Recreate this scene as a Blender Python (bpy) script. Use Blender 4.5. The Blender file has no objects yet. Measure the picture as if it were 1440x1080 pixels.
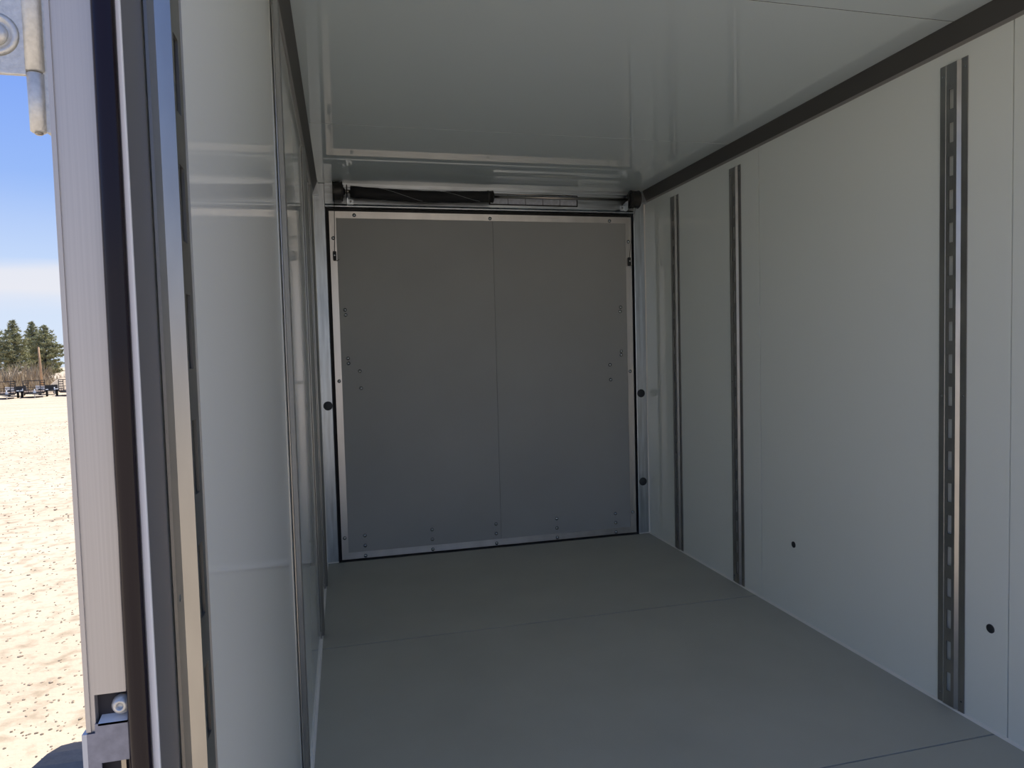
import bpy, bmesh, math, random
from mathutils import Vector, Matrix, noise

random.seed(7)
SC = bpy.context.scene
COL = SC.collection

# ------------------------------------------------------------------ camera
F_PX, YAW, PITCH, ROLL = 967.8, 0.2396, -0.0496, -0.0265
CAM = Vector((0.132, 0.0, 1.184))
cam_d = bpy.data.cameras.new('camera')
cam_d.sensor_fit = 'HORIZONTAL'
cam_d.sensor_width = 36.0
cam_d.lens = 36.0 * F_PX / 1440.0
cam_d.clip_start = 0.02
cam_d.clip_end = 2000.0
cam = bpy.data.objects.new('camera', cam_d)
COL.objects.link(cam)
_f = Vector((math.sin(YAW), math.cos(YAW), 0)); _r = Vector((math.cos(YAW), -math.sin(YAW), 0)); _u = Vector((0, 0, 1))
_f, _u = math.cos(PITCH) * _f + math.sin(PITCH) * _u, math.cos(PITCH) * _u - math.sin(PITCH) * _f
_r, _u = math.cos(ROLL) * _r + math.sin(ROLL) * _u, math.cos(ROLL) * _u - math.sin(ROLL) * _r
_m = Matrix(((_r.x, _u.x, -_f.x, CAM.x), (_r.y, _u.y, -_f.y, CAM.y), (_r.z, _u.z, -_f.z, CAM.z), (0, 0, 0, 1)))
cam.matrix_world = _m
SC.camera = cam

# ------------------------------------------------------------------ sky
world = bpy.data.worlds.new('sky')
SC.world = world
world.use_nodes = True
nt = world.node_tree
nt.nodes.clear()
wo = nt.nodes.new('ShaderNodeOutputWorld')
bg = nt.nodes.new('ShaderNodeBackground')
bg.inputs['Strength'].default_value = 1.0
tc = nt.nodes.new('ShaderNodeTexCoord')
sep = nt.nodes.new('ShaderNodeSeparateXYZ')
nt.links.new(tc.outputs['Generated'], sep.inputs[0])
ramp = nt.nodes.new('ShaderNodeValToRGB')           # blue deepening with height
cr = ramp.color_ramp
cr.elements[0].position = 0.0; cr.elements[0].color = (0.66, 0.80, 0.98, 1)
cr.elements[1].position = 1.0; cr.elements[1].color = (0.18, 0.30, 0.64, 1)
for pos, c in ((0.10, (0.56, 0.72, 0.98)), (0.22, (0.32, 0.50, 0.94)), (0.36, (0.20, 0.365, 0.92)), (0.6, (0.19, 0.33, 0.72))):
    e = cr.elements.new(pos); e.color = (*c, 1)
nt.links.new(sep.outputs['Z'], ramp.inputs['Fac'])
mp = nt.nodes.new('ShaderNodeMapping')              # long flat bands of cloud
mp.inputs['Scale'].default_value = (1.6, 1.6, 14.0)
nt.links.new(tc.outputs['Generated'], mp.inputs['Vector'])
ns = nt.nodes.new('ShaderNodeTexNoise')
ns.inputs['Scale'].default_value = 1.5; ns.inputs['Detail'].default_value = 5.0
nt.links.new(mp.outputs[0], ns.inputs['Vector'])
band = nt.nodes.new('ShaderNodeValToRGB')           # clouds lie low over the horizon
b = band.color_ramp
b.elements[0].position = 0.0; b.elements[0].color = (0.25, 0.25, 0.25, 1)
b.elements[1].position = 0.22; b.elements[1].color = (0.0, 0.0, 0.0, 1)
for pos, v in ((0.06, 0.30), (0.085, 0.90), (0.112, 0.85), (0.128, 0.12)):
    e = b.elements.new(pos); e.color = (v, v, v, 1)
wob = nt.nodes.new('ShaderNodeMath'); wob.operation = 'MULTIPLY_ADD'
wob.inputs[1].default_value = 0.05; wob.inputs[2].default_value = -0.025
nt.links.new(ns.outputs['Fac'], wob.inputs[0])
wad = nt.nodes.new('ShaderNodeMath'); wad.operation = 'ADD'
nt.links.new(wob.outputs[0], wad.inputs[0]); nt.links.new(sep.outputs['Z'], wad.inputs[1])
nt.links.new(wad.outputs[0], band.inputs['Fac'])
mixc = nt.nodes.new('ShaderNodeMixRGB')
nt.links.new(band.outputs['Color'], mixc.inputs['Fac'])
nt.links.new(ramp.outputs['Color'], mixc.inputs['Color1'])
mixc.inputs['Color2'].default_value = (0.84, 0.84, 0.89, 1)
nt.links.new(mixc.outputs[0], bg.inputs['Color'])
nt.links.new(bg.outputs[0], wo.inputs['Surface'])

# ------------------------------------------------------------------ sun
sun_d = bpy.data.lights.new('sun', 'SUN')
sun_d.energy = 7.4
sun_d.angle = math.radians(0.6)
sun_d.color = (1.0, 0.95, 0.87)
sun = bpy.data.objects.new('sun', sun_d)
COL.objects.link(sun)
SUN_TRAVEL = Vector((-0.26, -0.40, -0.88)).normalized()
sun.rotation_euler = SUN_TRAVEL.to_track_quat('-Z', 'Y').to_euler()
sun.location = (3, 6, 9)

# ------------------------------------------------------------------ exposure
SC.view_settings.view_transform = 'Standard'
SC.view_settings.look = 'None'
SC.view_settings.exposure = 0.0
SC.view_settings.gamma = 1.0
SC.view_settings.use_curve_mapping = False
try:
    SC.cycles.max_bounces = 20
    SC.cycles.diffuse_bounces = 14
    SC.cycles.glossy_bounces = 8
    SC.cycles.use_denoising = True
    SC.cycles.sample_clamp_indirect = 0.0
except Exception:
    pass

# ------------------------------------------------------------------ materials
def mat(name, col, rough=0.5, metal=0.0, spec=0.5, noise_scale=None, noise_amt=0.0, bump=0.0, bump_scale=200.0,
        stretch=(1, 1, 1), coat=0.0, rough_amt=0.0, wave=0.0, wave_scale=3.0):
    m = bpy.data.materials.new(name)
    m.use_nodes = True
    t = m.node_tree
    p = t.nodes['Principled BSDF']
    p.inputs['Base Color'].default_value = (*col, 1)
    p.inputs['Roughness'].default_value = rough
    p.inputs['Metallic'].default_value = metal
    p.inputs['Specular IOR Level'].default_value = spec
    p.inputs['Coat Weight'].default_value = coat
    p.inputs['Coat Roughness'].default_value = 0.05
    co = t.nodes.new('ShaderNodeTexCoord')
    mpn = t.nodes.new('ShaderNodeMapping')
    mpn.inputs['Scale'].default_value = stretch
    t.links.new(co.outputs['Object'], mpn.inputs['Vector'])
    if noise_scale:
        n = t.nodes.new('ShaderNodeTexNoise')
        n.inputs['Scale'].default_value = noise_scale
        n.inputs['Detail'].default_value = 6.0
        t.links.new(mpn.outputs[0], n.inputs['Vector'])
        r = t.nodes.new('ShaderNodeValToRGB')
        a = noise_amt
        r.color_ramp.elements[0].position = 0.3
        r.color_ramp.elements[1].position = 0.7
        r.color_ramp.elements[0].color = (*[max(0, c * (1 - a)) for c in col], 1)
        r.color_ramp.elements[1].color = (*[min(1, c * (1 + a)) for c in col], 1)
        t.links.new(n.outputs['Fac'], r.inputs['Fac'])
        t.links.new(r.outputs['Color'], p.inputs['Base Color'])
        if rough_amt:
            mr = t.nodes.new('ShaderNodeMapRange')
            mr.inputs['To Min'].default_value = max(0.02, rough - rough_amt)
            mr.inputs['To Max'].default_value = rough + rough_amt
            t.links.new(n.outputs['Fac'], mr.inputs['Value'])
            t.links.new(mr.outputs[0], p.inputs['Roughness'])
    last = None
    if bump:
        n2 = t.nodes.new('ShaderNodeTexNoise')
        n2.inputs['Scale'].default_value = bump_scale
        n2.inputs['Detail'].default_value = 3.0
        t.links.new(mpn.outputs[0], n2.inputs['Vector'])
        bp = t.nodes.new('ShaderNodeBump')
        bp.inputs['Strength'].default_value = bump
        bp.inputs['Distance'].default_value = 0.002
        t.links.new(n2.outputs['Fac'], bp.inputs['Height'])
        last = bp
    if wave:
        n3 = t.nodes.new('ShaderNodeTexNoise')
        n3.inputs['Scale'].default_value = wave_scale
        n3.inputs['Detail'].default_value = 1.0
        t.links.new(co.outputs['Object'], n3.inputs['Vector'])
        bp2 = t.nodes.new('ShaderNodeBump')
        bp2.inputs['Strength'].default_value = wave
        bp2.inputs['Distance'].default_value = 0.01
        t.links.new(n3.outputs['Fac'], bp2.inputs['Height'])
        if last:
            t.links.new(last.outputs[0], bp2.inputs['Normal'])
        last = bp2
    if last:
        t.links.new(last.outputs[0], p.inputs['Normal'])
    return m

M = {}
M['liner'] = mat('white_liner', (0.86, 0.89, 0.84), rough=0.06, spec=0.5, wave=0.010, wave_scale=2.5)
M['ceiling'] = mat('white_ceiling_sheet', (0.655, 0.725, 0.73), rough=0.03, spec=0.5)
M['skin'] = mat('outer_skin', (0.20, 0.21, 0.22), rough=0.35)
M['joint'] = mat('joint_backing', (0.012, 0.012, 0.012), rough=0.8)
M['floor'] = mat('grey_floor_coating', (0.45, 0.445, 0.385), rough=0.55, spec=0.35, noise_scale=3.0, noise_amt=0.05, bump=0.25, bump_scale=320)
M['ramp'] = mat('charcoal_ramp_sheet', (0.355, 0.358, 0.342), rough=0.6, spec=0.3, noise_scale=2.0, noise_amt=0.04, bump=0.2, bump_scale=400)
M['alu'] = mat('mill_aluminium', (0.62, 0.60, 0.57), rough=0.38, metal=1.0, noise_scale=12, noise_amt=0.08, stretch=(1, 1, 0.2))
M['galv'] = mat('galvanised_steel', (0.50, 0.545, 0.58), rough=0.33, metal=1.0, noise_scale=9, noise_amt=0.2, stretch=(6, 6, 0.5), rough_amt=0.10)
M['galv_h'] = mat('galvanised_header', (0.50, 0.545, 0.58), rough=0.33, metal=1.0, noise_scale=9, noise_amt=0.2, stretch=(0.5, 6, 6), rough_amt=0.10)
M['track'] = mat('zinc_track', (0.37, 0.365, 0.35), rough=0.32, metal=0.95, noise_scale=30, noise_amt=0.10, stretch=(1, 1, 0.25))
M['cove'] = mat('brown_grey_cove', (0.085, 0.083, 0.078), rough=0.5, spec=0.3)
M['cove_lip'] = mat('cove_lip', (0.26, 0.25, 0.235), rough=0.45)
M['bead'] = mat('cream_bead', (0.85, 0.83, 0.77), rough=0.5)
M['bolt'] = mat('bright_bolt', (0.36, 0.38, 0.39), rough=0.14, metal=1.0)
M['plug'] = mat('dark_plug', (0.022, 0.026, 0.030), rough=0.5)
M['black'] = mat('black_rubber', (0.012, 0.012, 0.013), rough=0.55)
M['sleeve'] = mat('black_spring_sleeve', (0.010, 0.010, 0.011), rough=0.75, bump=0.3, bump_scale=250)
M['drum'] = mat('dark_cast_drum', (0.045, 0.043, 0.040), rough=0.5, metal=0.4)
M['shaft'] = mat('steel_shaft', (0.34, 0.32, 0.29), rough=0.3, metal=1.0)
M['wire'] = mat('dark_wire', (0.05, 0.05, 0.05), rough=0.5, metal=0.6)
M['stitch'] = mat('white_stitch', (0.5, 0.5, 0.5), rough=0.7)
M['plate_light'] = mat('pale_slotted_plate', (0.52, 0.54, 0.60), rough=0.4, metal=0.3, noise_scale=60, noise_amt=0.15)
M['jamb'] = mat('brushed_jamb', (0.51, 0.49, 0.465), rough=0.42, metal=0.45, noise_scale=60, noise_amt=0.06, stretch=(12, 1, 0.06), rough_amt=0.08)
M['gasket'] = mat('black_bulb_gasket', (0.012, 0.008, 0.012), rough=0.14, spec=0.25)
M['edge_white'] = mat('pale_edge', (0.80, 0.80, 0.80), rough=0.45)
M['edge_grey'] = mat('grey_edge_strip', (0.17, 0.17, 0.18), rough=0.4, metal=0.3)
M['zinc'] = mat('zinc_hinge', (0.60, 0.60, 0.57), rough=0.42, metal=0.55, noise_scale=300, noise_amt=0.10, bump=0.15, bump_scale=900)
M['strike'] = mat('blued_strike', (0.20, 0.22, 0.30), rough=0.4, metal=0.7, noise_scale=150, noise_amt=0.15)
M['recess'] = mat('dark_recess', (0.02, 0.02, 0.028), rough=0.7)
M['fender'] = mat('dark_fender', (0.17, 0.155, 0.145), rough=0.65, spec=0.2, noise_scale=40, noise_amt=0.15, bump=0.5, bump_scale=120)
M['tyre'] = mat('tyre', (0.02, 0.02, 0.02), rough=0.8)
M['rim'] = mat('rim', (0.5, 0.5, 0.52), rough=0.4, metal=0.8)
M['frame_black'] = mat('black_frame', (0.03, 0.028, 0.027), rough=0.5)
M['grey_steel'] = mat('grey_steel', (0.55, 0.57, 0.60), rough=0.5, metal=0.2)
M['deck'] = mat('weathered_deck', (0.16, 0.11, 0.075), rough=0.8, noise_scale=6, noise_amt=0.3)
M['needles'] = mat('pine_needles', (0.34, 0.34, 0.19), rough=0.75, spec=0.2, noise_scale=0.8, noise_amt=0.4)
M['bark'] = mat('bark', (0.12, 0.095, 0.08), rough=0.9, noise_scale=4, noise_amt=0.3)
M['pole'] = mat('tan_pole', (0.46, 0.29, 0.16), rough=0.8, noise_scale=3, noise_amt=0.15)
M['brush'] = mat('dry_brush', (0.44, 0.35, 0.23), rough=0.9, spec=0.1, noise_scale=0.7, noise_amt=0.35)
M['mound'] = mat('dirt_mound', (0.52, 0.41, 0.29), rough=0.95, noise_scale=1.2, noise_amt=0.25, bump=0.8, bump_scale=6)
M['stone'] = mat('pebble', (0.40, 0.32, 0.235), rough=0.9, noise_scale=0.9, noise_amt=0.4)

def ground_mat():
    m = bpy.data.materials.new('pale_sandy_gravel')
    m.use_nodes = True
    t = m.node_tree
    p = t.nodes['Principled BSDF']
    p.inputs['Roughness'].default_value = 0.95
    p.inputs['Specular IOR Level'].default_value = 0.1
    co = t.nodes.new('ShaderNodeTexCoord')
    n1 = t.nodes.new('ShaderNodeTexNoise'); n1.inputs['Scale'].default_value = 0.35; n1.inputs['Detail'].default_value = 8
    n2 = t.nodes.new('ShaderNodeTexNoise'); n2.inputs['Scale'].default_value = 9.0; n2.inputs['Detail'].default_value = 8
    t.links.new(co.outputs['Object'], n1.inputs['Vector']); t.links.new(co.outputs['Object'], n2.inputs['Vector'])
    r1 = t.nodes.new('ShaderNodeValToRGB')
    r1.color_ramp.elements[0].position = 0.35; r1.color_ramp.elements[0].color = (0.52, 0.425, 0.315, 1)
    r1.color_ramp.elements[1].position = 0.65; r1.color_ramp.elements[1].color = (0.60, 0.50, 0.38, 1)
    t.links.new(n1.outputs['Fac'], r1.inputs['Fac'])
    r2 = t.nodes.new('ShaderNodeValToRGB')
    r2.color_ramp.elements[0].position = 0.32; r2.color_ramp.elements[0].color = (0.62, 0.60, 0.56, 1)
    r2.color_ramp.elements[1].position = 0.52; r2.color_ramp.elements[1].color = (1, 1, 1, 1)
    t.links.new(n2.outputs['Fac'], r2.inputs['Fac'])
    mx = t.nodes.new('ShaderNodeMixRGB'); mx.blend_type = 'MULTIPLY'; mx.inputs['Fac'].default_value = 0.8
    t.links.new(r1.outputs[0], mx.inputs[1]); t.links.new(r2.outputs[0], mx.inputs[2])
    t.links.new(mx.outputs[0], p.inputs['Base Color'])
    n3 = t.nodes.new('ShaderNodeTexNoise'); n3.inputs['Scale'].default_value = 26.0; n3.inputs['Detail'].default_value = 9
    t.links.new(co.outputs['Object'], n3.inputs['Vector'])
    bp = t.nodes.new('ShaderNodeBump'); bp.inputs['Strength'].default_value = 0.5; bp.inputs['Distance'].default_value = 0.015
    t.links.new(n3.outputs['Fac'], bp.inputs['Height']); t.links.new(bp.outputs[0], p.inputs['Normal'])
    return m
M['ground'] = ground_mat()

# ------------------------------------------------------------------ mesh helpers
class MB:
    def __init__(s):
        s.v = []; s.f = []; s.smooth = []
    def add(s, vs, fs, smooth=False):
        o = len(s.v)
        s.v += [tuple(v) for v in vs]
        for f in fs:
            s.f.append(tuple(i + o for i in f)); s.smooth.append(smooth)
        return s
    def box(s, x0, x1, y0, y1, z0, z1):
        vs = [(x0, y0, z0), (x1, y0, z0), (x1, y1, z0), (x0, y1, z0), (x0, y0, z1), (x1, y0, z1), (x1, y1, z1), (x0, y1, z1)]
        return s.add(vs, [(0, 3, 2, 1), (4, 5, 6, 7), (0, 1, 5, 4), (1, 2, 6, 5), (2, 3, 7, 6), (3, 0, 4, 7)])
    def prism(s, poly, a, b, axis, smooth=False):
        """poly: 2-D outline; axis 'x': (y,z), 'y': (x,z), 'z': (x,y)"""
        def P(q, t):
            return {'x': (t, q[0], q[1]), 'y': (q[0], t, q[1]), 'z': (q[0], q[1], t)}[axis]
        n = len(poly)
        vs = [P(q, a) for q in poly] + [P(q, b) for q in poly]
        s.add(vs, [(i, (i + 1) % n, n + (i + 1) % n, n + i) for i in range(n)], smooth)
        o = len(s.v) - 2 * n
        s.f.append(tuple(o + i for i in range(n))[::-1]); s.smooth.append(False)
        s.f.append(tuple(o + n + i for i in range(n))); s.smooth.append(False)
        return s
    def tube(s, pts, r, seg=12, cap=True):
        pts = [Vector(p) for p in pts]
        rs = r if isinstance(r, (list, tuple)) else [r] * len(pts)
        o = len(s.v)
        for i, p in enumerate(pts):
            d = (pts[min(i + 1, len(pts) - 1)] - pts[max(i - 1, 0)]).normalized()
            a = d.orthogonal().normalized() if abs(d.z) < 0.9 else Vector((1, 0, 0))
            if abs(d.z) < 0.9:
                a = d.cross(Vector((0, 0, 1))).normalized()
            bb = d.cross(a).normalized()
            for k in range(seg):
                t = 2 * math.pi * k / seg
                s.v.append(tuple(p + rs[i] * (math.cos(t) * a + math.sin(t) * bb)))
        for i in range(len(pts) - 1):
            for k in range(seg):
                s.f.append((o + i * seg + k, o + i * seg + (k + 1) % seg, o + (i + 1) * seg + (k + 1) % seg, o + (i + 1) * seg + k)); s.smooth.append(True)
        if cap:
            s.f.append(tuple(o + k for k in range(seg))[::-1]); s.smooth.append(False)
            e = o + (len(pts) - 1) * seg
            s.f.append(tuple(e + k for k in range(seg))); s.smooth.append(False)
        return s
    def lathe(s, prof, origin, axis, seg=24):
        """prof: [(radius, t)] along axis vector from origin"""
        ax = Vector(axis).normalized()
        a = ax.orthogonal().normalized(); bb = ax.cross(a)
        o = len(s.v); O = Vector(origin)
        for (r, t) in prof:
            for k in range(seg):
                th = 2 * math.pi * k / seg
                s.v.append(tuple(O + ax * t + r * (math.cos(th) * a + math.sin(th) * bb)))
        for i in range(len(prof) - 1):
            for k in range(seg):
                s.f.append((o + i * seg + k, o + i * seg + (k + 1) % seg, o + (i + 1) * seg + (k + 1) % seg, o + (i + 1) * seg + k)); s.smooth.append(True)
        s.f.append(tuple(o + k for k in range(seg))[::-1]); s.smooth.append(False)
        e = o + (len(prof) - 1) * seg
        s.f.append(tuple(e + k for k in range(seg))); s.smooth.append(False)
        return s
    def mesh(s, name):
        me = bpy.data.meshes.new(name)
        me.from_pydata(s.v, [], s.f)
        me.polygons.foreach_set('use_smooth', s.smooth)
        me.validate(); me.update()
        bm = bmesh.new(); bm.from_mesh(me)
        bmesh.ops.recalc_face_normals(bm, faces=bm.faces)
        bm.to_mesh(me); bm.free()
        return me
    def build(s, name, material, parent=None, bevel=0.0):
        me = s.mesh(name)
        o = bpy.data.objects.new(name, me)
        COL.objects.link(o)
        if material is not None:
            me.materials.append(M[material])
        if parent is not None:
            o.parent = parent
        if bevel:
            md = o.modifiers.new('bevel', 'BEVEL'); md.width = bevel; md.segments = 2; md.limit_method = 'ANGLE'
        return o

def tag(o, label=None, cat=None, group=None, kind=None):
    if label: o['label'] = label
    if cat: o['category'] = cat
    if group: o['group'] = group
    if kind: o['kind'] = kind
    return o

def empty(name, loc=(0, 0, 0)):
    o = bpy.data.objects.new(name, None)
    o.location = loc; o.empty_display_size = 0.05
    COL.objects.link(o)
    return o

def inst(name, me, parent, loc=(0, 0, 0), rot=(0, 0, 0)):
    o = bpy.data.objects.new(name, me)
    COL.objects.link(o)
    o.parent = parent; o.location = loc; o.rotation_euler = rot
    return o

# ------------------------------------------------------------------ main dimensions
W, H, D = 1.985, 2.136, 4.0        # inner width, height, rear plane
J = 0.50                           # face of the frame round the open end of the trailer
YF = J + 0.03                      # where the inner lining starts behind that frame
DOORZ = H + 0.06                   # top of the end frame
OUT = 0.041                        # wall thickness

# ------------------------------------------------------------------ ground outside
def gz(x, y):
    t = min(1.0, max(0.0, (y - 9.0) / 62.0)); t = t * t * (3 - 2 * t) * 0.5 + t * 0.5
    return -0.5 - 1.68 * t
g = MB()
gxs = [-160, -110, -80, -60, -50, -42, -36, -30, -25, -20, -16, -13, -10, -8, -6, -4.5, -3.2, -2.2, -1.4, -0.7, 0, 1, 2, 3.5, 6, 10, 18, 30, 60, 120]
gys = [-120, -60, -30, -15, -8, -4, -1.5, 0, 1.5, 3, 4.5, 6, 8, 10, 12, 14, 17, 20, 24, 28, 33, 38, 44, 50, 56, 62, 66, 70, 74, 78, 84, 92, 104, 125, 160, 260, 500]
vs = [(x, y, gz(x, y)) for y in gys for x in gxs]
nx = len(gxs)
g.add(vs, [(j * nx + i, j * nx + i + 1, (j + 1) * nx + i + 1, (j + 1) * nx + i) for j in range(len(gys) - 1) for i in range(nx - 1)], True)
tag(g.build('ground', 'ground'), 'pale sunlit sandy gravel yard beside the trailer', kind='structure')

# ------------------------------------------------------------------ floor
fl = MB().box(-OUT, W + OUT, YF, D + 0.06, -0.14, -0.005).build('floor', 'joint')
tag(fl, 'matte grey coated trailer floor in wide sheets', kind='structure')
for a, b_ in ((YF, 1.604), (1.610, 2.823), (2.831, D - 0.012)):
    MB().box(0.0035, W - 0.0035, a, b_, -0.005, 0.0).build('floor_panel', 'floor', fl)
MB().box(0.0, W, D - 0.009, D + 0.05, -0.005, -0.002).build('threshold_strip', 'fender', fl)

# ------------------------------------------------------------------ ceiling
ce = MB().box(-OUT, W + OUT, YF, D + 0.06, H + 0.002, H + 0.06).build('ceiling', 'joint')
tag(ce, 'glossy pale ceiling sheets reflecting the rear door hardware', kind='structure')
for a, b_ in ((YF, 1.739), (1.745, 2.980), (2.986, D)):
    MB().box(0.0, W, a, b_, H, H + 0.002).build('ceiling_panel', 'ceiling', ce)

# ------------------------------------------------------------------ right wall
wr = MB().box(W + 0.006, W + OUT, YF, D + 0.06, -0.14, H + 0.06).build('wall_right', 'joint')
tag(wr, 'glossy white panelled trailer wall on the right, with three tracks', kind='structure')
for a, b_ in ((YF, 1.569), (1.573, 2.7855), (2.7905, D)):
    MB().box(W, W + 0.006, a, b_, 0.0, H).build('wall_panel', 'liner', wr)
plug_me = MB().lathe([(0.0135, 0.0), (0.0135, 0.0012), (0.010, 0.0022), (0.002, 0.0025)], (0, 0, 0), (-1, 0, 0), 20).mesh('hole_plug')
plug_me.materials.append(M['plug'])
for y, z in ((1.628, 0.312), (2.556, 0.315)):
    inst('hole_plug', plug_me, wr, (W, y, z))

# ------------------------------------------------------------------ left wall
wl = MB().box(-OUT, -0.006, J + 0.045, D + 0.06, -0.14, H + 0.06).build('wall_left', 'skin')
tag(wl, 'glossy white panelled trailer wall beside the nearby jamb', kind='structure')
for a, b_ in ((J + 0.054, 1.662), (1.666, 2.880), (2.884, D)):
    MB().box(-0.006, 0.0, a, b_, 0.0, H).build('wall_panel', 'liner', wl)

# ------------------------------------------------------------------ rear frame (posts and header)
PL, PR, HB = 0.066, 1.912, 2.004
fr = empty('trim_1', (W / 2, D, 0))
tag(fr, 'galvanised rear door frame with posts and header', kind='structure')
fr.matrix_world = Matrix.Identity(4)
MB().box(0.0, PL, D, D + 0.05, 0.0, H).build('post', 'galv', fr, bevel=0.003)
MB().box(PR, W, D, D + 0.05, 0.0, H).build('post', 'galv', fr, bevel=0.003)
hd = MB()
hd.box(PL, PR, D + 0.012, D + 0.05, HB, H)               # back web
hd.box(PL, PR, D - 0.004, D + 0.012, H - 0.020, H)       # top return
hd.prism([(D - 0.018, HB + 0.006), (D - 0.018, HB), (D + 0.012, HB), (D + 0.012, HB + 0.022)], PL, PR, 'x')   # bottom lip
hd = hd.build('header', 'galv_h', fr)
pk = MB().lathe([(0.0255, 0.0), (0.0255, 0.0015), (0.022, 0.003), (0.004, 0.0038)], (0, 0, 0), (0, -1, 0), 28).mesh('post_plug')
pk.materials.append(M['plug'])
for x, z in ((0.040, 0.896), (1.942, 0.890), (1.945, 0.331)):
    inst('post_plug', pk, fr, (x, D, z))
# pale slotted plate let into the header, with dark surround
sp = MB().box(1.00, 1.552, D + 0.0095, D + 0.012, 2.040, 2.108).build('slot_surround', 'black', fr)
for k in range(5):
    x0 = 1.010 + k * 0.1075
    MB().box(x0, x0 + 0.104, D + 0.006, D + 0.0095, 2.047, 2.101).build('slot_plate', 'plate_light', sp)
# corner beads
MB().box(W - 0.006, W, D - 0.006, D, 0.0, H - 0.07).build('corner_bead', 'bead', fr)
MB().box(0.0, 0.005, D - 0.005, D, 0.0, H - 0.07).build('corner_bead', 'bead', fr)
MB().box(PL - 0.066, PL, D - 0.008, D, 0.0, 0.004).build('corner_bead', 'bead', fr)
MB().box(PR, W, D - 0.008, D, 0.0, 0.004).build('corner_bead', 'bead', fr)
# black sheet standing in for the shaded void between frame and door leaf
vd = MB().box(PL, PR, D + 0.047, D + 0.06, -0.01, HB).build('gap_shade', 'black', fr)

# ------------------------------------------------------------------ rear ramp door
DX0, DX1, DZ0, DZ1 = 0.085, 1.893, 0.012, 1.982
dr = MB().box(DX0, DX1, D + 0.008, D + 0.046, DZ0, DZ1).build('door_1', 'joint')
tag(dr, 'closed charcoal ramp door framed in bare aluminium at the rear', kind='structure')
T = 0.037
MB().box(DX0 + T - 0.004, 1.0175, D + 0.002, D + 0.008, DZ0 + T - 0.004, DZ1 - T + 0.004).build('door_panel', 'ramp', dr)
MB().box(1.0190, DX1 - T + 0.004, D + 0.002, D + 0.008, DZ0 + T - 0.004, DZ1 - T + 0.004).build('door_panel', 'ramp', dr)
def edge_trim(p0, p1, q0, q1):
    """mitred angle strip with a raised outer rib; p outer corners, q inner corners in (x,z)"""
    y0, y1, y2 = D - 0.003, D - 0.0005, D + 0.008
    def mid(a, b_, t): return (a[0] + (b_[0] - a[0]) * t, a[1] + (b_[1] - a[1]) * t)
    m0, m1 = mid(p0, q0, 0.45), mid(p1, q1, 0.45)
    vs = []
    for (x, z), y in ((p0, y0), (p1, y0), (m1, y0), (m0, y0), (m0, y1), (m1, y1), (q1, y1), (q0, y1), (q0, y2), (q1, y2), (p1, y2), (p0, y2)):
        vs.append((x, y, z))
    fs = [(0, 1, 2, 3), (3, 2, 5, 4), (4, 5, 6, 7), (7, 6, 9, 8), (8, 9, 10, 11), (11, 10, 1, 0), (0, 3, 4, 7, 8, 11), (1, 10, 9, 6, 5, 2)]
    return MB().add(vs, fs).build('edge_trim', 'alu', dr)
A, B_, C_, D_ = (DX0, DZ1), (DX1, DZ1), (DX1, DZ0), (DX0, DZ0)
a_, b2, c_, d_ = (DX0 + T, DZ1 - T), (DX1 - T, DZ1 - T), (DX1 - T, DZ0 + T), (DX0 + T, DZ0 + T)
edge_trim(A, B_, a_, b2); edge_trim(B_, C_, b2, c_); edge_trim(C_, D_, c_, d_); edge_trim(D_, A, d_, a_)
bolt_me = MB().lathe([(0.0108, 0.0), (0.0105, 0.0018), (0.0094, 0.0042), (0.0074, 0.0064), (0.0046, 0.0080), (0.0018, 0.0087), (0.0003, 0.0088)], (0, 0, 0), (0, -1, 0), 16).mesh('bolt')
bolt_me.materials.append(M['bolt'])
on_trim = [(0.223, 1.962), (1.002, 1.958), (1.752, 1.958), (0.104, 1.833), (0.106, 1.033), (0.103, 0.137), (1.874, 1.833), (1.871, 1.031), (1.871, 0.142)]
on_sheet = [(0.153, 1.433), (0.155, 1.405), (0.159, 1.160), (0.161, 1.132), (0.222, 1.086), (0.226, 0.989),
            (1.816, 1.430), (1.812, 1.404), (1.816, 1.157), (1.815, 1.135), (1.738, 1.075), (1.741, 0.983)]
for x in (0.216, 0.603, 0.988, 1.370, 1.756):
    on_sheet += [(x, 0.141), (x, 0.083)]
    on_trim.append((x, 0.025))
for x, z in on_trim: inst('bolt', bolt_me, dr, (x, D - 0.0012, z))
for x, z in on_sheet: inst('bolt', bolt_me, dr, (x, D + 0.002, z))

# ------------------------------------------------------------------ ceiling coves, floor and corner beads
def cove(name, side, label):
    s = 1 if side == 'left' else -1
    x0 = 0.0 if side == 'left' else W
    # slanting main face below the ceiling
    c = MB().prism([(x0, H), (x0 + s * 0.030, H), (x0 + s * 0.030, H - 0.006), (x0 + s * 0.008, H - 0.060), (x0, H - 0.060)], YF, D - 0.002, 'y').build(name, 'cove')
    tag(c, label, kind='structure')
    MB().prism([(x0, H - 0.060), (x0 + s * 0.008, H - 0.060), (x0 + s * 0.004, H - 0.069), (x0, H - 0.069)], YF, D - 0.03, 'y').build('cove_lip', 'cove_lip', c)
    MB().box(min(x0, x0 + s * 0.034), max(x0, x0 + s * 0.034), D - 0.045, D - 0.002, H - 0.072, H - 0.001).build('end_clip', 'galv', c)
    return c
cove('trim_2', 'right', 'dark cove strip where the right wall meets the ceiling')
cove('trim_3', 'left', 'dark cove strip where the left wall meets the ceiling')
tag(MB().prism([(W, 0.0), (W - 0.008, 0.0), (W - 0.005, 0.005), (W, 0.007)], YF, D - 0.006, 'y').build('baseboard_right', 'bead'), 'thin cream bead along the foot of the right wall', kind='structure')
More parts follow.
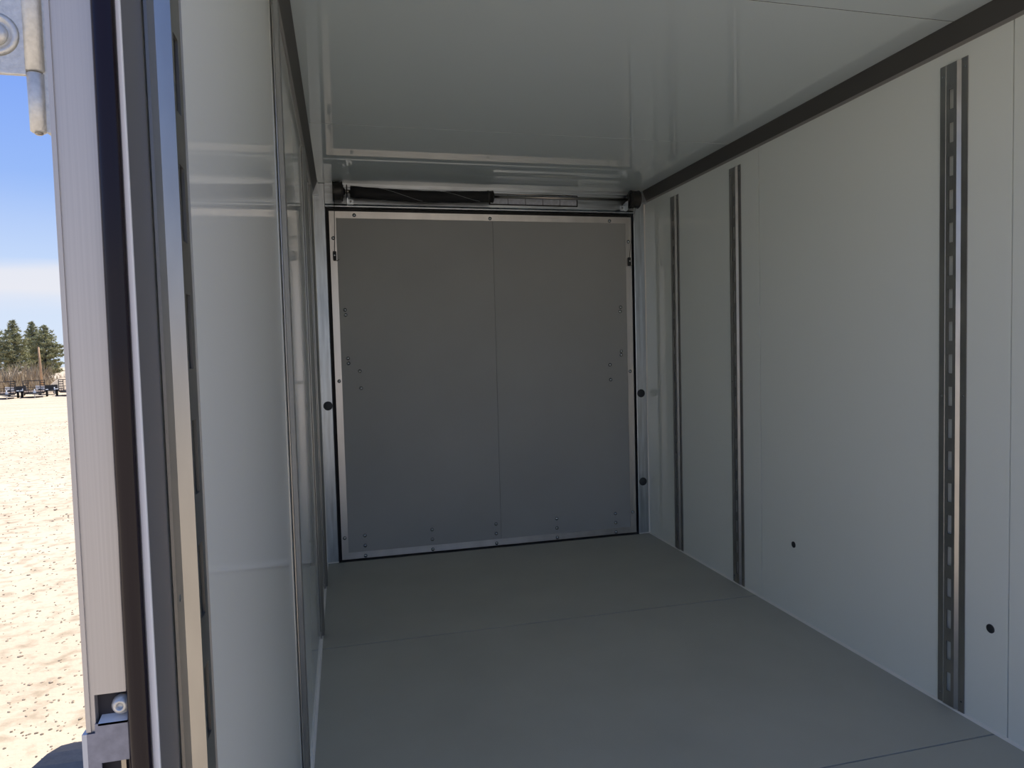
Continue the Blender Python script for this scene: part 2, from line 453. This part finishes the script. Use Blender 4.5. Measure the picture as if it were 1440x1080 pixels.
tag(MB().prism([(0, 0.0), (0.008, 0.0), (0.005, 0.005), (0, 0.007)], J + 0.03, D - 0.006, 'y').build('baseboard_left', 'bead'), 'thin cream bead along the foot of the left wall', kind='structure')

# ------------------------------------------------------------------ slotted vertical cargo tracks
HT, HWEB, HFOOT, HFL, TH = 0.0128, 0.0185, 0.0265, 0.0490, 0.0022
def track_meshes():
    """hat section standing on the plane x=0, raised towards +x, running up z; 20 slots in the web"""
    z0, z1 = 0.0, 2.022
    slots = [(0.052 + 0.1016 * k + 0.0, 0.052 + 0.1016 * k + 0.060) for k in range(19)]
    m = MB()
    def sheet(p, q, za, zb):
        # a thin folded strip from profile point p to q (x,y), thickness TH
        d = Vector((q[0] - p[0], q[1] - p[1])).normalized(); n = Vector((-d.y, d.x)) * TH
        poly = [p, q, (q[0] - n.x, q[1] - n.y), (p[0] - n.x, p[1] - n.y)]
        m.prism(poly, za, zb, 'z')
    sheet((TH, -HFL), (TH, -HFOOT), z0, z1)
    sheet((TH, -HFOOT), (HT, -HWEB), z0 + 0.004, z1 - 0.004)
    sheet((HT, HWEB), (TH, HFOOT), z0 + 0.004, z1 - 0.004)
    sheet((TH, HFOOT), (TH, HFL), z0, z1)
    sw = 0.0078
    m.box(HT - TH, HT, -HWEB, -sw, z0 + 0.004, z1 - 0.004)
    m.box(HT - TH, HT, sw, HWEB, z0 + 0.004, z1 - 0.004)
    edges = [z0 + 0.004] + [v for s_ in slots for v in s_] + [z1 - 0.004]
    for k in range(0, len(edges), 2):
        m.box(HT - TH, HT, -sw, sw, edges[k], edges[k + 1])
    rail = m.mesh('rail'); rail.materials.append(M['track'])
    sc = MB().lathe([(0.0042, 0.0), (0.0042, 0.0008), (0.0030, 0.0024), (0.0008, 0.0028)], (0, 0, 0), (1, 0, 0), 10).mesh('screw')
    sc.materials.append(M['bolt'])
    return rail, sc
RAIL, SCREW = track_meshes()
def track(side, y, label):
    t = empty('cargo_track', (0.0 if side == 'left' else W, y, 0.006))
    if side == 'right':
        t.rotation_euler = (0, 0, math.pi)
    tag(t, label, 'cargo track', 'slotted cargo tracks on the side walls')
    inst('rail', RAIL, t)
    for z in (0.030, 0.995, 1.990):
        for yy in (-0.0385, 0.0385):
            inst('screw', SCREW, t, (TH, yy, z + (0.004 if yy > 0 else 0)))
    return t
track('right', 1.762, 'slotted steel track on the right wall nearest the viewer, full height')
track('right', 2.978, 'middle slotted steel track of the three on the right wall')
track('right', 3.596, 'slotted steel track on the right wall next to the rear door post')
track('left', 0.603, 'slotted steel track on the left wall right beside the aluminium jamb')
track('left', 1.745, 'second slotted steel track on the left wall, counting from the jamb')
track('left', 2.965, 'third slotted steel track on the left wall, counting from the jamb')
track('left', 3.596, 'slotted steel track on the left wall closest to the ramp door')

# ------------------------------------------------------------------ lift spring across the header
sy, sz = D - 0.062, 2.078
spg = empty('ramp_spring', (W / 2, sy, sz))
tag(spg, 'ramp lift spring in black sleeve between two cable drums above the rear door', 'spring')
def loc(mb):            # child geometry is written in world space, shift it under the empty
    mb.v = [(x - W / 2, y - sy, z - sz) for x, y, z in mb.v]
    return mb
n = 22
pts = []
for k in range(n + 1):
    t = k / n
    x = 0.205 + (1.000 - 0.205) * t
    pts.append((x, sy - 0.004 * math.sin(math.pi * t), sz - 0.006 * t - 0.013 * math.sin(math.pi * t)))
sl = loc(MB().tube(pts, [0.032 + 0.0008 * math.sin(k * 2.1) for k in range(n + 1)], 20)).build('spring_sleeve', 'sleeve', spg)
# two diagonal stitched seams on the sleeve
for xa, xb in ((0.36, 0.60), (0.70, 0.93)):
    q = []
    for k in range(13):
        t = k / 12; x = xa + (xb - xa) * t
        u = (x - 0.205) / 0.795; a = math.radians(60 - 125 * t)
        q.append((x, sy - 0.004 * math.sin(math.pi * u) - 0.0325 * math.cos(a), sz - 0.006 * u - 0.013 * math.sin(math.pi * u) + 0.0325 * math.sin(a)))
    loc(MB().tube(q, 0.0007, 5)).build('stitching', 'stitch', sl)
for x in (0.975, 1.001):
    loc(MB().lathe([(0.030, 0), (0.0345, 0.002), (0.0345, 0.009), (0.030, 0.011)], (x, sy, sz - 0.0065), (1, 0, 0), 24)).build('clamp_ring', 'drum', spg)
loc(MB().tube([(1.0, sy, sz - 0.006), (1.872, sy, sz - 0.002)], 0.0085, 14)).build('shaft', 'shaft', spg)
loc(MB().tube([(1.0, sy + 0.030, sz + 0.017), (1.50, sy + 0.030, sz + 0.019)], 0.0035, 10)).build('guide_rod', 'shaft', spg)
loc(MB().tube([(0.160, sy, sz), (0.215, sy, sz)], 0.011, 14)).build('shaft', 'shaft', spg)
def drum(x0, x1):
    L = x1 - x0
    prof = [(0.018, 0.0), (0.052, 0.0), (0.054, 0.003), (0.050, 0.006)]
    m_ = 9
    for k in range(m_):                 # shallow cable grooves
        t = 0.008 + (L - 0.016) * k / (m_ - 1)
        prof += [(0.0498, t), (0.0485, t + (L - 0.016) / (m_ - 1) * 0.5)]
    prof = [p_ for p_ in prof if p_[1] <= L - 0.006] + [(0.050, L - 0.006), (0.054, L - 0.003), (0.052, L), (0.018, L)]
    return loc(MB().lathe(prof, (x0, sy, sz), (1, 0, 0), 32)).build('cable_drum', 'drum', spg)
dl = drum(0.110, 0.165)
drr = drum(1.862, 1.918)
loc(MB().lathe([(0.040, 0), (0.040, 0.004), (0.020, 0.005), (0.016, 0.010)], (1.862, sy, sz), (-1, 0, 0), 24)).build('hub', 'black', drr)
loc(MB().lathe([(0.036, 0), (0.036, 0.004), (0.020, 0.005), (0.016, 0.012)], (0.165, sy, sz), (1, 0, 0), 24)).build('hub', 'black', dl)
# bearing brackets
def bracket(x0, s):
    m = MB()
    pts_ = [(sy - 0.012, sz - 0.012), (sy + 0.012, sz - 0.012), (D + 0.012, HB + 0.05), (D + 0.012, HB + 0.006), (sy - 0.006, HB + 0.006)]
    m.prism(pts_, x0, x0 + s * 0.004, 'x')
    m.box(min(x0, x0 + s * 0.034), max(x0, x0 + s * 0.034), D - 0.030, D + 0.008, HB + 0.007, HB + 0.011)
    m.box(min(x0, x0 + s * 0.034), max(x0, x0 + s * 0.034), D - 0.030, D - 0.026, HB + 0.007, HB + 0.040)
    br = loc(m).build('bearing_bracket', 'galv', spg)
    loc(MB().lathe([(0.006, 0), (0.006, 0.004), (0.002, 0.005)], (x0 + s * 0.02, D - 0.030, HB + 0.027), (0, -1, 0), 8)).build('bolt', 'bolt', br)
    return br
bracket(0.186, 1)
bracket(1.846, -1)
loc(MB().lathe([(0.036, 0), (0.038, 0.002), (0.038, 0.005), (0.030, 0.006)], (0.184, sy, sz), (1, 0, 0), 24)).build('bearing_plate', 'black', spg)
loc(MB().lathe([(0.026, 0), (0.027, 0.002), (0.027, 0.006), (0.014, 0.008)], (1.852, sy, sz), (-1, 0, 0), 24)).build('bearing_plate', 'drum', spg)

# cables hanging from the drums down to their clips on the door
for x, zc, label in ((0.1085, 1.735, 'thin dark lift cable at the left edge of the ramp door'), (1.874, 1.712, 'thin dark lift cable at the right edge of the ramp door')):
    top = sz - 0.02
    lc = empty('lift_cable', (x, D, zc))
    tag(lc, label, 'cable', 'ramp door lift cables')
    xo = x + (0.010 if x < 1 else 0.006)
    MB().tube([(xo - x, sy - 0.052 - D, top - zc), (0.004 if x < 1 else 0.006, -0.022, 0.10), (0, -0.012, 0.012)], 0.0016, 8).build('wire', 'wire', lc)
    c = MB()
    c.box(-0.009, 0.009, -0.020, -0.003, -0.028, 0.024)
    cc = c.build('clip', 'black', lc, bevel=0.004)
    MB().tube([(0, -0.012, -0.020), (0.012, -0.016, -0.030), (0.024, -0.014, -0.022)], 0.0016, 8).build('wire_tail', 'wire', lc)
    MB().lathe([(0.006, 0), (0.006, 0.003), (0.002, 0.004)], (0, -0.020, 0.0), (0, -1, 0), 8).build('bolt', 'bolt', cc)

# ------------------------------------------------------------------ frame of the open end
jb = empty('trim_4', (0, 0, 0))
tag(jb, 'brushed aluminium jamb of the open trailer end with black seal', kind='structure')
ZC1, ZC0 = 0.9627, 0.9455            # window cut in the jamb for the latch
XL, XR = -OUT, -0.004
XC = -0.0365
jm = MB()
jm.box(XL, XR, J, J + 0.045, ZC1, DOORZ)
jm.box(XL, XC, J, J + 0.045, 0.9385, ZC1)
jm.box(XC, XR, J + 0.012, J + 0.045, 0.85, ZC1)
jm.box(XL, XC, J + 0.0005, J + 0.045, 0.875, 0.9385)
jm.box(XL, XR, J, J + 0.045, -0.14, 0.875)
MB().box(XL - 0.001, XL + 0.0018, J - 0.0012, J + 0.03, 0.9385, DOORZ).build('corner_lip', 'jamb', jb)
jm.build('jamb_face', 'jamb', jb)
# head, sill and far jamb, out of the picture
MB().box(W - 0.002, W + OUT, J, J + 0.03, -0.14, DOORZ).build('jamb_face', 'jamb', jb)
MB().box(XR, W - 0.002, J, J + 0.03, H, DOORZ).build('head_face', 'jamb', jb)
MB().box(XR, W - 0.002, J, J + 0.03, -0.14, -0.002).build('sill_face', 'jamb', jb)
# bulb gasket, a soft tube slightly pinched where it was nudged
gp = []; gr = []
for k in range(57):
    z = -0.05 + (H - 0.02 + 0.05) * k / 56
    pinch = math.exp(-((z - 1.085) / 0.012) ** 2)
    gp.append((-0.0082 + 0.0008 * math.sin(z * 5.0) + 0.0007 * pinch, J - 0.004, z)); gr.append(0.0070 - 0.0004 * pinch)
MB().tube(gp, gr, 18).build('gasket', 'gasket', jb)
MB().box(-0.004, 0.0012, J - 0.001, J + 0.002, -0.002, H).build('liner_edge', 'edge_white', jb, bevel=0.0004)
MB().box(-0.004, 0.0008, J + 0.0022, J + 0.053, -0.002, H).build('edge_strip', 'edge_grey', jb)

# latch strike plate let into the jamb
st = empty('strike_plate', (-0.022, J, 0.93))
tag(st, 'blued steel latch strike plate set low in the aluminium jamb', 'strike plate')
def locs(mb):
    mb.v = [(x + 0.022, y - J, z - 0.93) for x, y, z in mb.v]; return mb
pm = MB()
pm.box(XC, -0.012, J - 0.0022, J - 0.0002, 0.9172, 0.9440)
pm.box(XL - 0.0005, XC, J - 0.0022, J - 0.0002, 0.8750, 0.9378)
pm.box(XC, -0.0335, J - 0.0022, J - 0.0002, 0.8750, 0.9172)
pm.box(-0.0130, -0.012, J - 0.0022, J - 0.0002, 0.8750, 0.9172)
pm.box(-0.0335, -0.0130, J - 0.0022, J - 0.0002, 0.8750, 0.8830)
locs(pm).build('plate', 'strike', st)
locs(MB().prism([(J - 0.0022, 0.9440), (J - 0.0022, 0.9425), (J + 0.006, 0.9440), (J + 0.006, 0.9462)], XC + 0.002, -0.012, 'x')).build('plate_lip', 'edge_white', st)
locs(MB().box(XL - 0.0035, XL - 0.0005, J - 0.0022, J + 0.020, 0.8750, 0.9378)).build('plate_flange', 'grey_steel', st)
locs(MB().box(XC, -0.012, J + 0.0060, J + 0.0075, 0.8830, 0.9627)).build('recess_back', 'recess', st)
locs(MB().box(-0.0235, -0.0205, J + 0.003, J + 0.0060, 0.8830, 0.9172)).build('latch_bar', 'shaft', st)
sh = locs(MB().lathe([(0.0064, 0), (0.0064, 0.0015), (0.0058, 0.0040), (0.0040, 0.0062), (0.0024, 0.0068), (0.0022, 0.0045), (0.0004, 0.0042)], (-0.0205, J + 0.0035, 0.9538), (-0.05, -1, 0.05), 20)).build('screw_head', 'zinc', st)

# hinge on the outside corner of the jamb
hg = empty('hinge', (-0.0495, J, 1.40))
tag(hg, 'zinc plated butt hinge at the outer corner of the aluminium jamb', 'hinge')
def loch(mb):
    mb.v = [(x + 0.0495, y - J, z - 1.40) for x, y, z in mb.v]; return mb
HX, HY = -0.0502, J + 0.003
loch(MB().lathe([(0.0045, 0), (0.0056, 0.0006), (0.0056, 0.1184), (0.0045, 0.119)], (HX, HY, 1.3672), (0, 0, 1), 24)).build('knuckle', 'zinc', hg)
kn = loch(MB().lathe([(0.0036, 0), (0.0047, 0.0008), (0.0050, 0.0362), (0.0042, 0.037)], (HX, HY, 1.3296), (0, 0, 1), 24)).build('knuckle', 'zinc', hg)
loch(MB().lathe([(0.0024, 0), (0.0024, 0.0012), (0.0016, 0.0018)], (HX, HY, 1.3300), (0, 0, -1), 16)).build('pin', 'shaft', kn)
loch(MB().box(HX - 0.054, HX - 0.0040, HY - 0.0035, HY - 0.0007, 1.3640, 1.4850)).build('leaf', 'zinc', hg, bevel=0.0008)
for z in (1.3880, 1.4560):
    bs = loch(MB().lathe([(0.0135, 0), (0.0120, 0.0014), (0.0105, 0.0016), (0.0092, 0.0004), (0.0078, 0.0004)], (-0.0700, HY - 0.0035, z), (0, -1, 0), 28)).build('boss', 'zinc', hg)
    loch(MB().lathe([(0.0075, 0), (0.0073, 0.0016), (0.0058, 0.0034), (0.0020, 0.0042)], (-0.0700, HY - 0.0037, z), (0, -1, 0), 24)).build('bolt_head', 'zinc', bs)
loch(MB().box(-0.0460, -0.0412, HY - 0.0005, HY + 0.030, 1.3300, 1.4850)).build('leaf', 'zinc', hg)

# ------------------------------------------------------------------ wheel and fender outside
fy, fz, fR = 1.335, -0.113, 0.560
fd = empty('wheel_fender', (-0.25, fy, fz))
tag(fd, 'dark rounded wheel fender on the outside of the trailer', 'fender')
def locf(mb):
    mb.v = [(x + 0.25, y - fy, z - fz) for x, y, z in mb.v]; return mb
m = MB(); seg = 28; xs = (-OUT - 0.001, -0.43, -0.452)
ring = []
for k in range(seg + 1):
    a = math.radians(-8 + 196 * k / seg)
    ring.append((fy + fR * math.cos(a), fz + fR * math.sin(a), fy + (fR - 0.012) * math.cos(a), fz + (fR - 0.012) * math.sin(a)))
for k in range(seg):
    y0, z0, y0i, z0i = ring[k]; y1, z1, y1i, z1i = ring[k + 1]
    x0, x1 = -0.0415, -0.450
    vs = [(x0, y0, z0), (x1, y0, z0), (x1, y1, z1), (x0, y1, z1), (x0, y0i, z0i), (x1, y0i, z0i), (x1, y1i, z1i), (x0, y1i, z1i)]
    m.add(vs, [(0, 1, 2, 3), (7, 6, 5, 4), (1, 5, 6, 2), (0, 3, 7, 4)], True)
locf(m).build('arch', 'fender', fd)
m = MB()
for k in range(seg):
    y0, z0, y0i, z0i = ring[k]; y1, z1, y1i, z1i = ring[k + 1]
    def inn(y, z):
        d = Vector((y - fy, z - fz)); d.length = fR - 0.055; return (fy + d.x, fz + d.y)
    i0, i1 = inn(y0, z0), inn(y1, z1)
    m.add([(-0.450, y0, z0), (-0.450, y1, z1), (-0.450, i1[0], i1[1]), (-0.450, i0[0], i0[1]), (-0.447, y0, z0), (-0.447, y1, z1), (-0.447, i1[0], i1[1]), (-0.447, i0[0], i0[1])],
          [(0, 1, 2, 3), (7, 6, 5, 4), (2, 6, 7, 3)])
locf(m).build('skirt', 'fender', fd)
wh = empty('trailer_wheel', (-0.26, fy, fz))
tag(wh, 'trailer wheel under the dark rounded fender', 'wheel')
MB().lathe([(0.20, -0.09), (0.36, -0.10), (0.387, -0.07), (0.387, 0.07), (0.36, 0.10), (0.20, 0.09)], (0, 0, 0), (1, 0, 0), 40).build('tyre', 'tyre', wh)
MB().lathe([(0.205, -0.085), (0.19, -0.06), (0.09, -0.075), (0.05, -0.095), (0.01, -0.097)], (0, 0, 0), (1, 0, 0), 32).build('rim', 'rim', wh)

# ------------------------------------------------------------------ pebbles strewn over the yard
random.seed(3)
pb = MB()
ico = bmesh.new(); bmesh.ops.create_icosphere(ico, subdivisions=1, radius=1.0)
iv = [v.co.copy() for v in ico.verts]; ifc = [tuple(v.index for v in f.verts) for f in ico.faces]; ico.free()
for k in range(8000):
    d = 2.5 + 26 * random.random() ** 1.8
    a = math.radians(random.uniform(10, 48))
    x, y = -0.2 - d * math.sin(a), 0.3 + d * math.cos(a)
    if x > -0.7: continue
    r = random.uniform(0.002, 0.007) * (1 + d * 0.06) * (1.6 if random.random() < 0.06 else 1)
    rot = Matrix.Rotation(random.uniform(0, 6.28), 3, 'Z')
    sx, sy_, sz_ = r * random.uniform(.8, 1.5), r * random.uniform(.7, 1.2), r * random.uniform(.4, .8)
    z = gz(x, y)
    pb.add([rot @ Vector((v.x * sx, v.y * sy_, v.z * sz_)) + Vector((x, y, z + sz_ * 0.3)) for v in iv], ifc)
tag(pb.build('pebbles', 'stone'), 'small pebbles strewn over the sandy yard', 'pebbles', kind='stuff')

# ------------------------------------------------------------------ parked trailers along the far edge
RX, RY = Vector((0.933, 0.359, 0)), Vector((-0.359, 0.933, 0))
def rowpos(px, back=0.0):
    p = Vector((-31.0, 73.4, 0)) + Vector((4.6, 2.4, 0)) * (px / 92.0) + RY * back
    p.z = gz(p.x, p.y)
    return p
def utility_trailer(name, px, width, ladder_l, ladder_r, label, body='deck', tall=1.66):
    p = rowpos(px)
    t = empty(name, p)
    t.rotation_euler = (0, 0, math.atan2(RX.y, RX.x))
    tag(t, label, 'trailer', 'parked trailers at the edge of the yard')
    w = width / 2
    MB().box(-w, w, 0.3, 3.6, 0.42, 0.56).build('bed', body, t)
    for s in (-1, 1):
        MB().box(s * w - 0.04, s * w + 0.04, 0.28, 3.62, 0.50, 0.62).build('side_rail', 'frame_black', t)
        MB().lathe([(0.15, -0.09), (0.29, -0.10), (0.31, -0.06), (0.31, 0.06), (0.29, 0.10), (0.15, 0.09)], (s * (w + 0.14), 1.7, 0.31), (1, 0, 0), 16).build('wheel', 'tyre', t)
        MB().box(s * (w + 0.14) - 0.12, s * (w + 0.14) + 0.12, 1.25, 2.15, 0.64, 0.70).build('fender', 'grey_steel', t)
        MB().box(s * w - 0.035, s * w + 0.035, 0.24, 0.30, 0.5, tall).build('gate_post', 'frame_black', t)
    gt = MB().box(-w, w, 0.24, 0.30, tall - 0.07, tall).build('gate_rail', 'frame_black', t)
    for side, on in ((-1, ladder_l), (1, ladder_r)):
        if on:
            xi = side * (w - 0.38)
            MB().box(xi - 0.03, xi + 0.03, 0.24, 0.30, 0.5, tall).build('gate_post', 'frame_black', t)
            for k in range(4):
                z = 0.72 + k * 0.225
                MB().box(min(xi, side * w), max(xi, side * w), 0.24, 0.30, z, z + 0.07).build('gate_rung', 'frame_black', t)
    for k in range(5):
        x = -w * 0.72 + k * w * 0.36
        MB().box(x - 0.012, x + 0.012, 0.26, 0.29, 0.5, 1.0).build('gate_bar', 'frame_black', t)
    MB().box(-w, w, 0.26, 0.29, 0.98, 1.02).build('gate_rail', 'frame_black', t)
    MB().prism([(-w * 0.9, 0.3), (w * 0.9, 0.3), (0.08, -0.9), (-0.08, -0.9)], 0.36, 0.46, 'z').build('tongue', 'frame_black', t)
    MB().tube([(0.0, -0.75, 0.02), (0.0, -0.75, 0.85)], 0.04, 8).build('jack', 'grey_steel', t)
    MB().box(-0.12, 0.12, -0.5, -0.1, 0.46, 0.66).build('battery_box', 'grey_steel', t)
    return t
utility_trailer('utility_trailer', 10, 1.35, False, True, 'black utility trailer with an open ladder gate, left of the tan pole')
utility_trailer('utility_trailer', 48, 1.72, True, True, 'black utility trailer with ladder gates directly below the tan pole')
utility_trailer('utility_trailer', 96, 1.45, True, False, 'black utility trailer nearest the aluminium jamb, beside the dirt mound')
def low_trailer(px, label, back, w=1.5):
    p = rowpos(px, back)
    t = empty('flatbed_trailer', p)
    t.rotation_euler = (0, 0, math.atan2(RX.y, RX.x) + 0.25)
    tag(t, label, 'trailer', 'parked trailers at the edge of the yard')
    MB().box(-w / 2, w / 2, 0, 3.2, 0.46, 0.60).build('bed', 'grey_steel', t)
    for s in (-1, 1):
        MB().box(s * w / 2 - 0.03, s * w / 2 + 0.03, 0.0, 3.2, 0.60, 0.92).build('side_rail', 'grey_steel', t)
        MB().lathe([(0.15, -0.09), (0.30, -0.10), (0.32, -0.06), (0.32, 0.06), (0.30, 0.10), (0.15, 0.09)], (s * (w / 2 + 0.13), 1.4, 0.32), (1, 0, 0), 16).build('wheel', 'tyre', t)
        MB().lathe([(0.16, -0.07), (0.15, -0.09), (0.02, -0.10)], (s * (w / 2 + 0.13), 1.4, 0.32), (1, 0, 0), 12).build('rim', 'rim', t)
    MB().prism([(-w * 0.4, 0.0), (w * 0.4, 0.0), (0.08, -1.1), (-0.08, -1.1)], 0.40, 0.50, 'z').build('tongue', 'frame_black', t)
    MB().tube([(0.0, -0.9, 0.02), (0.0, -0.9, 0.80)], 0.05, 8).build('jack', 'grey_steel', t)
    MB().box(-w / 2, w / 2, -0.03, 0.0, 0.46, 1.02).build('headboard', 'frame_black', t)
low_trailer(27, 'pale flatbed trailer with dark headboard behind the two utility trailers', 5.2, 1.0)
low_trailer(74, 'pale flatbed trailer parked just in front of the dirt mound', 5.2, 1.1)

# dirt mound behind the row
mc = Vector((-29.9, 85.0, 0)); mc.z = gz(mc.x, mc.y)
m = MB(); ns_, nr = 24, 8
mv = [(0, 0, 1.62)]
for i in range(1, nr + 1):
    for k in range(ns_):
        a = 2 * math.pi * k / ns_; r = 2.3 * i / nr
        h = 1.62 * (math.cos(math.pi * min(1, i / nr)) * 0.5 + 0.5)
        h += 0.16 * noise.noise(Vector((r * math.cos(a) * 1.3, r * math.sin(a) * 1.3, 3.1))) * (1 - i / nr)
        mv.append((r * math.cos(a), r * math.sin(a), h - 0.02))
mf = [(0, 1 + k, 1 + (k + 1) % ns_) for k in range(ns_)]
for i in range(nr - 1):
    for k in range(ns_):
        a0 = 1 + i * ns_; a1 = a0 + ns_
        mf.append((a0 + k, a1 + k, a1 + (k + 1) % ns_, a0 + (k + 1) % ns_))
m.add(mv, mf, True)
o = m.build('dirt_mound', 'mound'); o.location = mc
tag(o, 'pale heap of dirt behind the parked trailers', 'mound')

# wooden pole
pp = Vector((-33.7, 90.0, 0)); pp.z = gz(pp.x, pp.y)
po = empty('utility_pole', pp)
tag(po, 'bare tan wooden pole standing before the pines', 'pole')
MB().tube([(0.02, 0, -0.1), (-0.05, 0, 2.6), (-0.15, 0, 5.15)], [0.13, 0.115, 0.095], 12).build('shaft', 'pole', po)
MB().lathe([(0.10, 0.0), (0.10, 0.03), (0.06, 0.05)], (-0.15, 0, 5.13), (0, 0, 1), 12).build('cap', 'bark', po)

# ------------------------------------------------------------------ pines
def pine(px_x, y, height, radius, label, seed, low=0.18, bulge=0.35):
    rnd = random.Random(seed)
    base = Vector((px_x, y, 0)); base.z = gz(px_x, y)
    t = empty('pine_tree', base)
    tag(t, label, 'tree', 'pines beyond the yard')
    MB().tube([(0, 0, -0.1), (0.05, 0, height * 0.4), (-0.04, 0, height * 0.97)], [0.19, 0.13, 0.03], 9).build('trunk', 'bark', t)
    br = MB(); fo = MB()
    nb = 96
    for k in range(nb):
        u = (k + rnd.random() * 0.7) / nb
        z = height * (low + (0.98 - low) * u)
        prof = (math.sin(math.pi * min(1, (u + 0.12) ** 0.75 * 0.98)) ** 0.8) if u < bulge else ((1 - (u - bulge) / (1 - bulge)) ** 0.72)
        r = radius * max(0.10, prof) * rnd.uniform(0.65, 1.12)
        a = k * 2.39996 + rnd.uniform(-.4, .4)
        d = Vector((math.cos(a), math.sin(a), 0))
        tip = Vector((0, 0, z)) + d * r + Vector((0, 0, r * rnd.uniform(0.0, 0.35)))
        br.tube([(0, 0, z - 0.08), tip], [0.03, 0.008], 4, False)
        nt_ = max(3, int(7 * r))
        for j in range(nt_):
            f = 0.18 + 0.87 * (j + rnd.random()) / nt_
            c = Vector((0, 0, z)).lerp(tip, f) + Vector((rnd.gauss(0, .10), rnd.gauss(0, .10), rnd.gauss(0, .07)))
            s = rnd.uniform(0.24, 0.44) * (1.1 - 0.30 * u)
            for b_ in range(13):
                v = Vector((rnd.gauss(0, 1), rnd.gauss(0, 1), rnd.gauss(0.35, 0.7))).normalized() * s * rnd.uniform(.7, 1.35)
                w = v.cross(Vector((rnd.gauss(0, 1), rnd.gauss(0, 1), rnd.gauss(0, 1)))).normalized() * s * 0.20
                q = w.cross(v).normalized() * s * 0.05
                fo.add([c - w, c + w, c + v, c + q], [(0, 1, 2), (1, 3, 2), (3, 0, 2)])
    br.build('branches', 'bark', t)
    f_ = fo.build('foliage', 'needles', t)
    return t
pine(-47.4, 111.0, 9.4, 2.5, 'tall pine at the far left edge, cut by the picture edge', 11)
pine(-42.8, 106.0, 9.2, 2.1, 'tall narrow pine with a bare lower trunk, between the two other pines', 12, low=0.24)
pine(-45.5, 119.0, 9.7, 2.0, 'slim pine standing just behind the pole', 13, low=0.22)
pine(-41.8, 113.2, 8.8, 2.6, 'broad rounded pine behind the tan pole, next to the aluminium jamb', 14, low=0.16, bulge=0.45)

# dry brush below the pines
random.seed(21)
m = MB()
for k in range(6000):
    x = random.uniform(-52, -34); y = random.uniform(89, 100)
    hgt = random.uniform(0.5, 3.9) * (0.72 + 0.28 * math.sin(x * 1.3))
    z = gz(x, y) - 0.05
    v = Vector((random.gauss(0, .28), random.gauss(0, .28), 1)) * hgt
    w = random.uniform(.04, .15)
    c = Vector((x, y, z))
    a = random.uniform(0, 6.28); wv = Vector((math.cos(a), math.sin(a), 0)) * w; qv = Vector((-math.sin(a), math.cos(a), 0)) * w
    m.add([c - wv, c + wv, c + v, c + qv], [(0, 1, 2), (1, 3, 2), (3, 0, 2)])
tag(m.build('dry_brush', 'brush'), 'tangle of tan dry brush below the pines', 'brush', kind='stuff')
